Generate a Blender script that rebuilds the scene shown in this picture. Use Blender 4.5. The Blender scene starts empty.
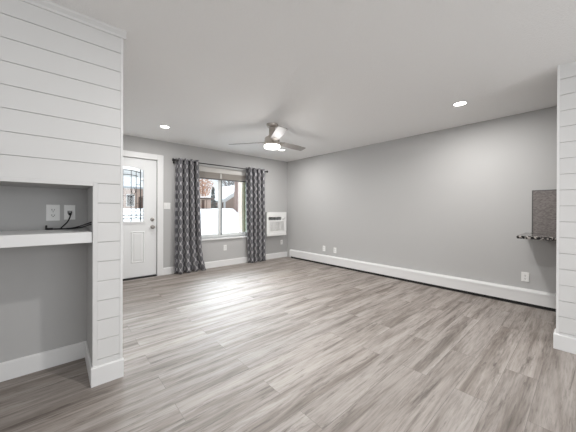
import bpy, bmesh, math, random
from mathutils import Vector, Matrix
PI = math.pi
random.seed(7)
S = bpy.context.scene
C = S.collection

# ------------------------------------------------------------------ camera
F_PX, YAW, PITCH, ROLL, EYE = 262.09, 0.7235, -0.0017, 0.0039, 1.1786
cam_d = bpy.data.cameras.new('camera')
cam_d.sensor_width = 36.0
cam_d.lens = F_PX * 36.0 / 576.0
cam_d.shift_y = -4.72 / 576.0
cam_d.clip_start = 0.02
cam_d.clip_end = 300
cam = bpy.data.objects.new('camera', cam_d)
C.objects.link(cam)
_r = Vector((math.cos(YAW), -math.sin(YAW), 0))
_f = Vector((math.sin(YAW) * math.cos(PITCH), math.cos(YAW) * math.cos(PITCH), math.sin(PITCH)))
_u = _r.cross(_f)
_m = Matrix((_r, _u, -_f)).transposed() @ Matrix.Rotation(ROLL, 3, 'Z')
cam.matrix_world = Matrix.Translation((0, 0, EYE)) @ _m.to_4x4()
S.camera = cam

# ------------------------------------------------------------------ exposure
vs = S.view_settings
vs.view_transform = 'Standard'
vs.look = 'None'
vs.exposure = 0.38
vs.gamma = 1.0
vs.use_curve_mapping = False

# ------------------------------------------------------------------ sky (overcast, brighter overhead)
SKY_HORIZON, SKY_ZENITH = 0.95, 1.25
GLARE_SKY, GLARE_AZ, GLARE_EL = 31.0, math.radians(24), math.radians(21)   # unseen bright sky patch, added and aimed for the floor glare
w = bpy.data.worlds.new('overcast_sky')
S.world = w
w.use_nodes = True
nt = w.node_tree
nt.nodes.clear()
tc = nt.nodes.new('ShaderNodeTexCoord')
sx = nt.nodes.new('ShaderNodeSeparateXYZ')
nt.links.new(tc.outputs['Generated'], sx.inputs[0])
mr = nt.nodes.new('ShaderNodeMapRange')
mr.inputs['From Min'].default_value = 0.0
mr.inputs['From Max'].default_value = 0.9
mr.inputs['To Min'].default_value = SKY_HORIZON
mr.inputs['To Max'].default_value = SKY_ZENITH
nt.links.new(sx.outputs['Z'], mr.inputs['Value'])
bg = nt.nodes.new('ShaderNodeBackground')
bg.inputs['Color'].default_value = (0.87, 0.94, 1.0, 1)
vd = nt.nodes.new('ShaderNodeVectorMath'); vd.operation = 'DOT_PRODUCT'
vd.inputs[1].default_value = (math.sin(GLARE_AZ) * math.cos(GLARE_EL), math.cos(GLARE_AZ) * math.cos(GLARE_EL), math.sin(GLARE_EL))
nt.links.new(tc.outputs['Generated'], vd.inputs[0])
vm = nt.nodes.new('ShaderNodeMapRange'); vm.interpolation_type = 'SMOOTHSTEP'
vm.inputs['From Min'].default_value = math.cos(math.radians(34))
vm.inputs['From Max'].default_value = math.cos(math.radians(7))
vm.inputs['To Max'].default_value = GLARE_SKY
nt.links.new(vd.outputs['Value'], vm.inputs['Value'])
vh = nt.nodes.new('ShaderNodeMapRange'); vh.interpolation_type = 'SMOOTHSTEP'
vh.inputs['From Min'].default_value = math.sin(math.radians(7))
vh.inputs['From Max'].default_value = math.sin(math.radians(13))
nt.links.new(sx.outputs['Z'], vh.inputs['Value'])
vp = nt.nodes.new('ShaderNodeMath'); vp.operation = 'MULTIPLY_ADD'
nt.links.new(vm.outputs[0], vp.inputs[0]); nt.links.new(vh.outputs[0], vp.inputs[1]); nt.links.new(mr.outputs[0], vp.inputs[2])
nt.links.new(vp.outputs[0], bg.inputs['Strength'])
wo = nt.nodes.new('ShaderNodeOutputWorld')
nt.links.new(bg.outputs[0], wo.inputs[0])

CAN_W, FAN_W, REAR_W, SIDE_W = 19.5, 5.0, 29.0, 23.0

def area(name, loc, target, sx_, sy_, power, col, shape='RECTANGLE', spread=PI):
    l = bpy.data.lights.new(name, 'AREA')
    l.shape = shape
    l.size = sx_
    if shape in ('RECTANGLE', 'ELLIPSE'):
        l.size_y = sy_
    l.energy = power
    l.color = col
    l.spread = spread
    o = bpy.data.objects.new(name, l)
    C.objects.link(o)
    o.location = loc
    d = Vector(target) - Vector(loc)
    o.rotation_euler = d.to_track_quat('-Z', 'Y').to_euler()
    return o

# added fill lamps out of view, behind and left of the camera
area('rear_fill_light', (1.3, -2.42, 1.35), (1.3, 2, 1.35), 2.4, 1.5, REAR_W, (0.97, 0.985, 1.0))
area('side_fill_light', (-2.38, -0.5, 1.4), (2, -0.5, 1.4), 1.8, 1.3, SIDE_W, (0.97, 0.985, 1.0))

# ------------------------------------------------------------------ materials
def mat(name, col, rough=0.5, metal=0.0, spec=0.5, bump=None, emit=None, coat=0.0):
    m = bpy.data.materials.new(name)
    m.use_nodes = True
    n = m.node_tree
    b = n.nodes['Principled BSDF']
    b.inputs['Base Color'].default_value = (*col, 1)
    b.inputs['Roughness'].default_value = rough
    b.inputs['Metallic'].default_value = metal
    b.inputs['Specular IOR Level'].default_value = spec
    b.inputs['Coat Weight'].default_value = coat
    if emit:
        b.inputs['Emission Color'].default_value = (*emit[0], 1)
        b.inputs['Emission Strength'].default_value = emit[1]
    if bump:
        scale, strength, dist = bump
        t = n.nodes.new('ShaderNodeTexCoord')
        no = n.nodes.new('ShaderNodeTexNoise')
        no.inputs['Scale'].default_value = scale
        no.inputs['Detail'].default_value = 3
        n.links.new(t.outputs['Object'], no.inputs['Vector'])
        bu = n.nodes.new('ShaderNodeBump')
        bu.inputs['Strength'].default_value = strength
        bu.inputs['Distance'].default_value = dist
        n.links.new(no.outputs['Fac'], bu.inputs['Height'])
        n.links.new(bu.outputs['Normal'], b.inputs['Normal'])
    return m

M = {}
M['wall'] = mat('warm_grey_wall_paint', (0.475, 0.471, 0.466), 0.75, spec=0.3, bump=(220, 0.25, 0.002))
M['ceiling'] = mat('white_textured_ceiling', (0.88, 0.878, 0.872), 0.85, spec=0.2, bump=(75, 0.5, 0.006))
M['shiplap'] = mat('white_shiplap_paint', (0.685, 0.682, 0.675), 0.5, bump=(18, 0.08, 0.003))
M['trim'] = mat('white_trim_paint', (0.76, 0.758, 0.755), 0.4)
M['groove'] = mat('grey_gap_between_boards', (0.42, 0.42, 0.41), 0.8)
M['door'] = mat('white_door_paint', (0.76, 0.765, 0.765), 0.4)
M['black'] = mat('black_metal', (0.015, 0.015, 0.016), 0.45)
M['rubber'] = mat('black_rubber', (0.01, 0.01, 0.01), 0.6)
M['nickel'] = mat('brushed_nickel', (0.52, 0.48, 0.44), 0.32, metal=1.0)
M['dark_nickel'] = mat('dark_satin_nickel', (0.30, 0.28, 0.26), 0.35, metal=1.0)
M['plastic'] = mat('white_plastic', (0.80, 0.80, 0.785), 0.35)
M['plastic_grey'] = mat('pale_grey_plastic', (0.62, 0.62, 0.61), 0.45)
M['slot'] = mat('dark_slot', (0.02, 0.02, 0.02), 0.7)
M['lead'] = mat('dark_lead_came', (0.035, 0.035, 0.035), 0.5)
M['glow'] = mat('lit_white_diffuser', (0.9, 0.9, 0.88), 0.5, emit=((1.0, 0.97, 0.92), 6.0))
M['globe'] = mat('lit_opal_glass', (0.9, 0.9, 0.88), 0.3, emit=((1.0, 0.98, 0.95), 3.0))
M['vinyl'] = mat('white_vinyl_frame', (0.72, 0.73, 0.72), 0.4)
M['vinyl_shade'] = mat('grey_sash_seal', (0.22, 0.23, 0.23), 0.5)
M['shade'] = mat('off_white_shade_fabric', (0.62, 0.60, 0.57), 0.8)
M['shade_stack'] = mat('taupe_pleated_shade_fabric', (0.40, 0.37, 0.34), 0.85)
M['shade_rail'] = mat('dark_bottom_rail', (0.10, 0.095, 0.09), 0.5)
M['siding'] = mat('sage_green_siding', (0.50, 0.56, 0.45), 0.7)
M['olive'] = mat('olive_corner_board', (0.22, 0.20, 0.13), 0.7)
M['post'] = mat('cream_post_paint', (0.72, 0.61, 0.55), 0.6)
M['snow'] = mat('snow', (0.60, 0.62, 0.645), 0.8, bump=(1.2, 0.5, 0.15))
M['pinkwall'] = mat('pinkish_beige_render', (0.62, 0.46, 0.38), 0.8)
M['brownwall'] = mat('brown_siding', (0.33, 0.245, 0.20), 0.8)
M['roof'] = mat('brown_shingle', (0.13, 0.095, 0.08), 0.9)
M['brickpost'] = mat('dark_garage_brick', (0.15, 0.09, 0.07), 0.8)
M['bark'] = mat('pinkish_brown_bark', (0.36, 0.26, 0.225), 0.9, bump=(8, 0.8, 0.05))
M['leaf_orange'] = mat('dry_orange_leaves', (0.50, 0.28, 0.17), 0.8)
M['needle'] = mat('dark_conifer_needles', (0.12, 0.14, 0.13), 0.8)
M['twig'] = mat('grey_bare_twigs', (0.20, 0.19, 0.185), 0.9)

def floor_material():
    m = bpy.data.materials.new('greyed_oak_plank_floor')
    m.use_nodes = True
    n = m.node_tree
    L = n.links.new
    b = n.nodes['Principled BSDF']
    N = n.nodes.new
    def math_(op, a, c=None):
        k = N('ShaderNodeMath'); k.operation = op
        for i, v in enumerate((a, c)):
            if v is None: continue
            if isinstance(v, (int, float)): k.inputs[i].default_value = v
            else: L(v, k.inputs[i])
        return k.outputs[0]
    t = N('ShaderNodeTexCoord')
    mp = N('ShaderNodeMapping')
    mp.inputs['Location'].default_value = (0.37, -0.03, 0)
    L(t.outputs['Object'], mp.inputs['Vector'])
    br = N('ShaderNodeTexBrick')
    br.offset = 0.37; br.offset_frequency = 2; br.squash = 1.0
    br.inputs['Color1'].default_value = (0, 0, 0, 1)
    br.inputs['Color2'].default_value = (1, 1, 1, 1)
    br.inputs['Mortar'].default_value = (0.5, 0.5, 0.5, 1)
    br.inputs['Scale'].default_value = 1.0
    br.inputs['Mortar Size'].default_value = 0.0011
    br.inputs['Mortar Smooth'].default_value = 0.0
    br.inputs['Bias'].default_value = 0.0
    br.inputs['Brick Width'].default_value = 1.45
    br.inputs['Row Height'].default_value = 0.18
    L(mp.outputs[0], br.inputs['Vector'])
    rnd = N('ShaderNodeSeparateColor'); L(br.outputs['Color'], rnd.inputs[0])
    pid = rnd.outputs[0]
    sep = N('ShaderNodeSeparateXYZ'); L(mp.outputs[0], sep.inputs[0])
    off = math_('MULTIPLY', pid, 37.3)
    # stretched grain coordinates, shifted per plank
    def grain(kx, ky, detail, scale, dist=0.0, rough=0.6):
        cx = N('ShaderNodeCombineXYZ')
        L(math_('ADD', math_('MULTIPLY', sep.outputs[0], kx), off), cx.inputs[0])
        L(math_('ADD', math_('MULTIPLY', sep.outputs[1], ky), off), cx.inputs[1])
        L(off, cx.inputs[2])
        no = N('ShaderNodeTexNoise')
        no.inputs['Scale'].default_value = scale
        no.inputs['Detail'].default_value = detail
        no.inputs['Roughness'].default_value = rough
        no.inputs['Distortion'].default_value = dist
        L(cx.outputs[0], no.inputs['Vector'])
        return no.outputs['Fac']
    g1 = grain(0.8, 9.5, 6, 1.0, 0.45, 0.66)     # broad cathedral bands
    g2 = grain(6, 90, 4, 1.0, 0.2, 0.6)        # fine fibre
    g3 = grain(1.5, 17.0, 8, 1.0, 0.7, 0.76)    # dark streaks and knots
    def ramp(fac, stops):
        r = N('ShaderNodeValToRGB')
        e = r.color_ramp.elements
        while len(e) < len(stops): e.new(0.5)
        for k, (p, c) in zip(e, stops): k.position = p; k.color = (*c, 1)
        L(fac, r.inputs[0]); return r.outputs[0]
    base = ramp(g1, [(0.27, (0.105, 0.082, 0.065)), (0.40, (0.20, 0.170, 0.148)), (0.53, (0.315, 0.281, 0.256)), (0.75, (0.40, 0.366, 0.340))])
    def mix(kind, fac, a, c):
        x = N('ShaderNodeMix'); x.data_type = 'RGBA'; x.blend_type = kind
        if isinstance(fac, (int, float)): x.inputs['Factor'].default_value = fac
        else: L(fac, x.inputs['Factor'])
        for i, v in ((6, a), (7, c)):
            if isinstance(v, tuple): x.inputs[i].default_value = (*v, 1)
            else: L(v, x.inputs[i])
        return x.outputs[2]
    fine = ramp(g2, [(0.28, (0.60, 0.575, 0.555)), (0.5, (0.98, 0.98, 0.98)), (0.72, (1.2, 1.2, 1.2))])
    c1 = mix('MULTIPLY', 0.75, base, fine)
    tint = ramp(pid, [(0.0, (0.84, 0.825, 0.815)), (0.35, (1.03, 1.015, 1.005)), (0.6, (0.93, 0.925, 0.925)), (1.0, (1.11, 1.10, 1.09))])
    c2 = mix('MULTIPLY', 1.0, c1, tint)
    streak = ramp(g3, [(0.0, (1, 1, 1)), (0.335, (0.95, 0.95, 0.95)), (0.39, (0.45, 0.45, 0.45)), (0.46, (0, 0, 0)), (1.0, (0, 0, 0))])
    c3 = mix('MIX', math_('MULTIPLY', streak, 0.92), c2, (0.085, 0.066, 0.053))
    g4 = grain(2.6, 42, 6, 1.0, 0.8, 0.7)      # thin checks, only inside the darker bands
    crack = ramp(g4, [(0.0, (1, 1, 1)), (0.37, (0.95, 0.95, 0.95)), (0.44, (0, 0, 0)), (1.0, (0, 0, 0))])
    band = ramp(g1, [(0.42, (1, 1, 1)), (0.54, (0.15, 0.15, 0.15))])
    c3 = mix('MIX', math_('MULTIPLY', math_('MULTIPLY', crack, band), 0.75), c3, (0.06, 0.045, 0.036))
    c4 = mix('MIX', math_('MULTIPLY', br.outputs['Fac'], 0.7), c3, (0.07, 0.058, 0.05))
    L(c4, b.inputs['Base Color'])
    rr = N('ShaderNodeMapRange')
    rr.inputs['To Min'].default_value = 0.58; rr.inputs['To Max'].default_value = 0.70
    L(g2, rr.inputs['Value']); L(rr.outputs[0], b.inputs['Roughness'])
    b.inputs['Specular IOR Level'].default_value = 1.0
    bu = N('ShaderNodeBump'); bu.inputs['Strength'].default_value = 0.12; bu.inputs['Distance'].default_value = 0.002
    L(g2, bu.inputs['Height']); L(bu.outputs['Normal'], b.inputs['Normal'])
    return m
M['floor'] = floor_material()

def glass_material(name, tint=(1, 1, 1), gloss=0.06):
    m = bpy.data.materials.new(name)
    m.use_nodes = True
    n = m.node_tree
    n.nodes.remove(n.nodes['Principled BSDF'])
    tr = n.nodes.new('ShaderNodeBsdfTransparent'); tr.inputs[0].default_value = (*tint, 1)
    gl = n.nodes.new('ShaderNodeBsdfGlossy'); gl.inputs['Roughness'].default_value = 0.02
    mx = n.nodes.new('ShaderNodeMixShader'); mx.inputs[0].default_value = gloss
    n.links.new(tr.outputs[0], mx.inputs[1]); n.links.new(gl.outputs[0], mx.inputs[2])
    n.links.new(mx.outputs[0], n.nodes['Material Output'].inputs[0])
    return m
M['glass'] = glass_material('clear_window_glass', (0.97, 0.98, 0.98))
M['door_glass'] = glass_material('bevelled_door_glass', (0.86, 0.865, 0.86), 0.06)

def curtain_material():
    """Grey cloth with a pale woven trellis, laid out in the cloth's own UV (metres)."""
    m = bpy.data.materials.new('grey_trellis_curtain_cloth')
    m.use_nodes = True
    n = m.node_tree; L = n.links.new; N = n.nodes.new
    b = n.nodes['Principled BSDF']
    def math_(op, a, c=None):
        k = N('ShaderNodeMath'); k.operation = op
        for i, v in enumerate((a, c)):
            if v is None: continue
            if isinstance(v, (int, float)): k.inputs[i].default_value = v
            else: L(v, k.inputs[i])
        return k.outputs[0]
    uv = N('ShaderNodeUVMap'); uv.uv_map = 'UVMap'
    s = N('ShaderNodeSeparateXYZ'); L(uv.outputs[0], s.inputs[0])
    ca = math_('COSINE', math_('MULTIPLY', s.outputs[0], 2 * PI / 0.105))
    pv = math_('MULTIPLY', s.outputs[1], 2 * PI / 0.16)
    cb = math_('ADD', math_('COSINE', pv), math_('MULTIPLY', math_('COSINE', math_('MULTIPLY', pv, 3.0)), -0.08))
    d = math_('ABSOLUTE', math_('ADD', ca, cb))
    r = N('ShaderNodeValToRGB')
    e = r.color_ramp.elements
    e[0].position = 0.16; e[0].color = (0.46, 0.455, 0.465, 1)
    e[1].position = 0.34; e[1].color = (0.115, 0.112, 0.122, 1)
    L(d, r.inputs[0]); L(r.outputs[0], b.inputs['Base Color'])
    b.inputs['Roughness'].default_value = 0.8
    b.inputs['Sheen Weight'].default_value = 0.15
    return m
M['curtain'] = curtain_material()

def granite_material():
    m = bpy.data.materials.new('black_and_white_speckled_granite')
    m.use_nodes = True
    n = m.node_tree; L = n.links.new; N = n.nodes.new
    b = n.nodes['Principled BSDF']
    t = N('ShaderNodeTexCoord')
    v = N('ShaderNodeTexNoise'); v.inputs['Scale'].default_value = 55; v.inputs['Detail'].default_value = 5
    L(t.outputs['Object'], v.inputs['Vector'])
    r = N('ShaderNodeValToRGB'); e = r.color_ramp.elements
    e[0].position = 0.52; e[0].color = (0.015, 0.014, 0.014, 1)
    e[1].position = 0.60; e[1].color = (0.50, 0.46, 0.43, 1)
    L(v.outputs['Fac'], r.inputs[0]); L(r.outputs[0], b.inputs['Base Color'])
    b.inputs['Roughness'].default_value = 0.12
    return m
M['granite'] = granite_material()

def mosaic_material():
    m = bpy.data.materials.new('brown_stone_mosaic')
    m.use_nodes = True
    n = m.node_tree; L = n.links.new; N = n.nodes.new
    b = n.nodes['Principled BSDF']
    t = N('ShaderNodeTexCoord')
    s = N('ShaderNodeSeparateXYZ'); L(t.outputs['Object'], s.inputs[0])
    c = N('ShaderNodeCombineXYZ'); L(s.outputs[1], c.inputs[0]); L(s.outputs[2], c.inputs[1])
    br = N('ShaderNodeTexBrick')
    br.inputs['Color1'].default_value = (0.115, 0.098, 0.092, 1)
    br.inputs['Color2'].default_value = (0.23, 0.205, 0.195, 1)
    br.inputs['Mortar'].default_value = (0.20, 0.18, 0.17, 1)
    br.inputs['Scale'].default_value = 1.0
    br.inputs['Mortar Size'].default_value = 0.0012
    br.inputs['Brick Width'].default_value = 0.020
    br.inputs['Row Height'].default_value = 0.011
    L(c.outputs[0], br.inputs['Vector']); L(br.outputs['Color'], b.inputs['Base Color'])
    b.inputs['Roughness'].default_value = 0.35
    return m
M['mosaic'] = mosaic_material()

# ------------------------------------------------------------------ helpers
def root_loc(o):
    v = Vector((0, 0, 0))
    while o is not None:
        v += Vector(o.location); o = o.parent
    return v

def obj(name, bm, m, parent=None, loc=None, smooth=None):
    """Geometry is given in world coordinates; it is stored relative to its parent (or to loc)."""
    org = root_loc(parent) if parent is not None else Vector(loc or (0, 0, 0))
    bmesh.ops.translate(bm, verts=bm.verts, vec=-org)
    bmesh.ops.recalc_face_normals(bm, faces=bm.faces)
    me = bpy.data.meshes.new(name)
    bm.to_mesh(me); bm.free()
    for x in (m if isinstance(m, (list, tuple)) else [m]):
        me.materials.append(x)
    if smooth is not None:
        for p in me.polygons: p.use_smooth = True
        me.set_sharp_from_angle(angle=math.radians(smooth))
    o = bpy.data.objects.new(name, me)
    C.objects.link(o)
    if parent is not None: o.parent = parent
    else: o.location = org
    return o

def thing(name, label, cat, loc, group=None):
    o = bpy.data.objects.new(name, None)
    o.empty_display_size = 0.1
    C.objects.link(o); o.location = loc
    o['label'] = label; o['category'] = cat
    if group: o['group'] = group
    return o

def tag(o, label, cat, group=None):
    o['label'] = label; o['category'] = cat
    if group: o['group'] = group
    return o

def struct(name, bm, m, parent=None, smooth=None):
    o = obj(name, bm, m, parent, smooth=smooth)
    if parent is None: o['kind'] = 'structure'
    return o

def box(bm, x0, x1, y0, y1, z0, z1, bev=0.0, seg=1, mi=0):
    vs_ = [bm.verts.new((x, y, z)) for x in (x0, x1) for y in (y0, y1) for z in (z0, z1)]
    q = [(0, 1, 3, 2), (4, 6, 7, 5), (0, 4, 5, 1), (2, 3, 7, 6), (0, 2, 6, 4), (1, 5, 7, 3)]
    fs = [bm.faces.new([vs_[i] for i in k]) for k in q]
    for f in fs: f.material_index = mi
    if bev > 0:
        es = list({e for f in fs for e in f.edges})
        r = bmesh.ops.bevel(bm, geom=es, offset=bev, segments=seg, affect='EDGES', profile=0.5)
        for f in r['faces']: f.material_index = mi
    return bm

def B(*a, **k):
    return box(bmesh.new(), *a, **k)

def lathe(bm, cx, cy, prof, n=32, axis='Z', base=0.0):
    """prof: (radius, height) pairs; closes ends when radius is 0."""
    rings = []
    def pt(r, h, a):
        if axis == 'Z': return (cx + r * math.cos(a), cy + r * math.sin(a), base + h)
        if axis == 'Y': return (cx + r * math.cos(a), base + h, cy + r * math.sin(a))
        return (base + h, cx + r * math.cos(a), cy + r * math.sin(a))
    for r, h in prof:
        if r < 1e-6: rings.append([bm.verts.new(pt(0, h, 0))])
        else: rings.append([bm.verts.new(pt(r, h, 2 * PI * k / n)) for k in range(n)])
    for a, b_ in zip(rings, rings[1:]):
        for k in range(n):
            p = [a[k % len(a)], a[(k + 1) % len(a)], b_[(k + 1) % len(b_)], b_[k % len(b_)]]
            p = list(dict.fromkeys(p))
            if len(p) > 2: bm.faces.new(p)
    return bm

def tube(bm, pts, r, n=8, cap=True):
    pts = [Vector(p) for p in pts]
    rings = []
    up = Vector((0, 0, 1))
    for i, p in enumerate(pts):
        t = (pts[min(i + 1, len(pts) - 1)] - pts[max(i - 1, 0)]).normalized()
        a = t.cross(up)
        if a.length < 0.05: a = t.cross(Vector((1, 0, 0)))
        a.normalize(); c = t.cross(a)
        rr = r[i] if isinstance(r, (list, tuple)) else r
        rings.append([bm.verts.new(p + (a * math.cos(2 * PI * k / n) + c * math.sin(2 * PI * k / n)) * rr) for k in range(n)])
    for a, b_ in zip(rings, rings[1:]):
        for k in range(n):
            bm.faces.new([a[k], a[(k + 1) % n], b_[(k + 1) % n], b_[k]])
    if cap:
        bm.faces.new(rings[0]); bm.faces.new(rings[-1])
    return bm

def smooth_path(pts, k=6):
    pts = [Vector(p) for p in pts]
    out = []
    for i in range(len(pts) - 1):
        p0, p1, p2, p3 = pts[max(i - 1, 0)], pts[i], pts[i + 1], pts[min(i + 2, len(pts) - 1)]
        for j in range(k):
            t = j / k
            out.append(0.5 * ((2 * p1) + (-p0 + p2) * t + (2 * p0 - 5 * p1 + 4 * p2 - p3) * t * t + (-p0 + 3 * p1 - 3 * p2 + p3) * t ** 3))
    out.append(pts[-1])
    return out

def torus(bm, c, R, r, axis='X', n=20, k=8):
    vs_ = []
    for i in range(n):
        a = 2 * PI * i / n; ring = []
        for j in range(k):
            b_ = 2 * PI * j / k
            q, h = R + r * math.cos(b_), r * math.sin(b_)
            p = {'X': (h, q * math.cos(a), q * math.sin(a)), 'Y': (q * math.cos(a), h, q * math.sin(a)), 'Z': (q * math.cos(a), q * math.sin(a), h)}[axis]
            ring.append(bm.verts.new(Vector(c) + Vector(p)))
        vs_.append(ring)
    for i in range(n):
        for j in range(k):
            bm.faces.new([vs_[i][j], vs_[(i + 1) % n][j], vs_[(i + 1) % n][(j + 1) % k], vs_[i][(j + 1) % k]])
    return bm

def prism(bm, poly, a0, a1, axis='Y'):
    """poly: (p, q) outline; axis Y -> p=x q=z, X -> p=y q=z, Z -> p=x q=y."""
    def P(p, q, a): return {'Y': (p, a, q), 'X': (a, p, q), 'Z': (p, q, a)}[axis]
    r0 = [bm.verts.new(P(p, q, a0)) for p, q in poly]
    r1 = [bm.verts.new(P(p, q, a1)) for p, q in poly]
    n = len(poly)
    for i in range(n): bm.faces.new([r0[i], r0[(i + 1) % n], r1[(i + 1) % n], r1[i]])
    bm.faces.new(r0); bm.faces.new(r1)
    return bm

# ================================================================== the room shell
H = 2.44
XR, YB = 4.465, 5.0905            # right wall, far wall
YC, XC = 2.176, 0.352             # shiplap block: front face, right edge
YN, XN, ZN = 2.654, 0.184, 1.342  # niche: back, right side, top
XL, YR = -2.4, -2.5               # left and rear ends of the dining side (behind the camera)
T = 0.16

struct('floor', B(XL - T, XR + T, YR - T, YB + T, -0.12, 0.0), M['floor'])
struct('ceiling', B(XL - T, XR + T, YR - T, YB + T, H, H + 0.12), M['ceiling'])

# right wall
struct('wall_right', B(XR, XR + T, YR - T, YB + T, 0, H), M['wall'])

# far wall with openings for the door and the window
DX0, DX1, DZ = 0.436, 1.352, 2.075
WX0, WX1, WZ0, WZ1 = 1.81, 3.46, 0.605, 2.07
bm = bmesh.new()
def wall_xz(bm, x0, x1, z0, z1, holes, y0, y1):
    xs = sorted({x0, x1, *[h_[0] for h_ in holes], *[h_[1] for h_ in holes]})
    zs = sorted({z0, z1, *[h_[2] for h_ in holes], *[h_[3] for h_ in holes]})
    for a, b_ in zip(xs, xs[1:]):
        run = None
        for c, d in zip(zs, zs[1:]):
            mid = ((a + b_) / 2, (c + d) / 2)
            if any(h_[0] < mid[0] < h_[1] and h_[2] < mid[1] < h_[3] for h_ in holes):
                if run: box(bm, a, b_, y0, y1, *run); run = None
            else:
                run = (run[0], d) if run else (c, d)
        if run: box(bm, a, b_, y0, y1, *run)
    return bm
wall_xz(bm, XC - 0.02, XR, 0, H, [(DX0 - 0.03, DX1 + 0.02, 0, DZ + 0.02), (WX0, WX1, WZ0, WZ1)], YB, YB + T)
struct('wall_far', bm, M['wall'])

# rear and left walls of the dining side, outside the picture; the rear one has a wide opening added to let sky light in
bm = bmesh.new()
wall_xz(bm, XL, XR, 0, H, [(0.05, 2.55, 0.55, 2.12)], YR - T, YR)
struct('wall_near', bm, M['wall'])
struct('wall_left', B(XL - T, XL, YR - T, 2.9, 0, H), M['wall'])

# shiplap block with the recessed niche: core, then boards
bm = bmesh.new()
NX0 = -1.25
box(bm, XL, NX0, YC + 0.014, YN + 0.12, 0, H)                     # left pier
box(bm, XN, XC - 0.012, YC + 0.014, YN + 0.12, 0, H)              # right pier
box(bm, NX0, XN, YC + 0.014, YN + 0.12, ZN, H)                    # over the niche
box(bm, NX0, XN, YN, YN + 0.12, 0, ZN)                            # niche back
blk = struct('wall_niche', bm, M['wall'])
struct('wall_entry', B(XC - 0.14, XC - 0.012, YN + 0.12, YB, 0, H), M['wall'])
SEAM0, PITCH_B, GAP = 2.286, 0.1325, 0.0028
bm = bmesh.new()
zt = H
k = 0
while zt > 0.0:
    zb = max(SEAM0 - PITCH_B * k, 0.0)
    z0, z1 = zb + (GAP / 2 if zb > 0 else 0), zt - (GAP / 2 if k else 0)
    if z0 >= ZN + 0.02:
        box(bm, XL, XC - 0.014, YC, YC + 0.0145, z0, z1, bev=0.0012)
    elif z1 > ZN + 0.02:
        box(bm, XL, XC - 0.014, YC, YC + 0.0145, ZN + 0.022, z1, bev=0.0012)
        box(bm, XN + 0.024, XC - 0.014, YC, YC + 0.0145, z0, ZN + 0.022, bev=0.0006)
        box(bm, XL, NX0 - 0.024, YC, YC + 0.0145, z0, ZN + 0.022, bev=0.0006)
    else:
        box(bm, XN + 0.024, XC - 0.014, YC, YC + 0.0145, z0, z1, bev=0.0012)
        box(bm, XL, NX0 - 0.024, YC, YC + 0.0145, z0, z1, bev=0.0012)
    zt = zb; k += 1
struct('shiplap_boards', bm, M['shiplap'], blk)
bm = bmesh.new()
box(bm, XN + 0.02, XC - 0.016, YC + 0.0105, YC + 0.0142, 0, H)
box(bm, XL, XN + 0.02, YC + 0.0105, YC + 0.0142, ZN + 0.01, H)
struct('board_gap', bm, M['groove'], blk)
# trims on the block: corner strip, niche casing, crown, baseboards
struct('trim_1', B(XC - 0.014, XC + 0.002, YC - 0.003, YN + 0.12, 0, H, bev=0.0015), M['trim'])
bm = bmesh.new()
box(bm, XN - 0.002, XN + 0.024, YC - 0.002, YC + 0.016, 0, ZN + 0.022, bev=0.001)
box(bm, NX0 - 0.024, NX0 + 0.002, YC - 0.002, YC + 0.016, 0, ZN + 0.022, bev=0.001)
box(bm, NX0 - 0.002, XN + 0.002, YC - 0.002, YC + 0.016, ZN - 0.002, ZN + 0.022, bev=0.001)
struct('trim_2', bm, M['shiplap'])
bm = bmesh.new()
prism(bm, [(YC, H), (YC, H - 0.046), (YC - 0.008, H - 0.044), (YC - 0.012, H - 0.03), (YC - 0.026, H - 0.012), (YC - 0.03, H)], XL, XC + 0.018, 'X')
struct('trim_3', bm, M['shiplap'])

BBP = lambda y, s, z: [(y, 0), (y + s * 0.015, 0), (y + s * 0.015, z - 0.008), (y + s * 0.009, z), (y, z)]
ZB = 0.127
bm = bmesh.new()
prism(bm, BBP(YC - 0.001, -1, ZB), XN - 0.010, XC + 0.007, 'X')
prism(bm, BBP(YC, -1, ZB), XL, NX0 + 0.015, 'X')
prism(bm, BBP(XC - 0.008, 1, ZB), YC - 0.001, YN + 0.12, 'Y')
struct('baseboard_left', bm, M['trim'])
bm = bmesh.new()
prism(bm, BBP(YN, -1, ZB), NX0, XN, 'X')
prism(bm, BBP(XN + 0.003, -1, ZB), YC, YN, 'Y')
prism(bm, BBP(NX0, 1, ZB), YC, YN, 'Y')
struct('baseboard_niche', bm, M['trim'])
bm = bmesh.new()
prism(bm, BBP(YB, -1, ZB), 1.455, XR, 'X')
struct('baseboard_far', bm, M['trim'])

# wing wall on the right, shiplap on the face towards the room
WGX, WGY = 3.24, 0.158
wing = struct('wall_wing', B(WGX + 0.0145, WGX + 0.125, YR, WGY - 0.008, 0, H), M['wall'])
bm = bmesh.new()
zt, k = H, 0
S0, PW = 2.314, 0.1355
while zt > 0.0:
    zb = max(S0 - PW * k, 0.0)
    box(bm, WGX, WGX + 0.0145, YR, WGY - 0.012, zb + (GAP / 2 if zb > 0 else 0), zt - (GAP / 2 if k else 0), bev=0.0012)
    zt = zb; k += 1
struct('shiplap_boards', bm, M['shiplap'], wing)
struct('board_gap', B(WGX + 0.0105, WGX + 0.0142, YR, WGY - 0.014, 0, H), M['groove'], wing)
struct('trim_4', B(WGX - 0.003, WGX + 0.13, WGY - 0.013, WGY + 0.003, 0, H, bev=0.0015), M['trim'])
bm = bmesh.new()
prism(bm, BBP(WGX - 0.003, -1, 0.13), YR, WGY + 0.018, 'Y')
prism(bm, BBP(WGY + 0.003, 1, 0.13), WGX - 0.003, WGX + 0.13, 'X')
struct('baseboard_wing', bm, M['trim'])

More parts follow.
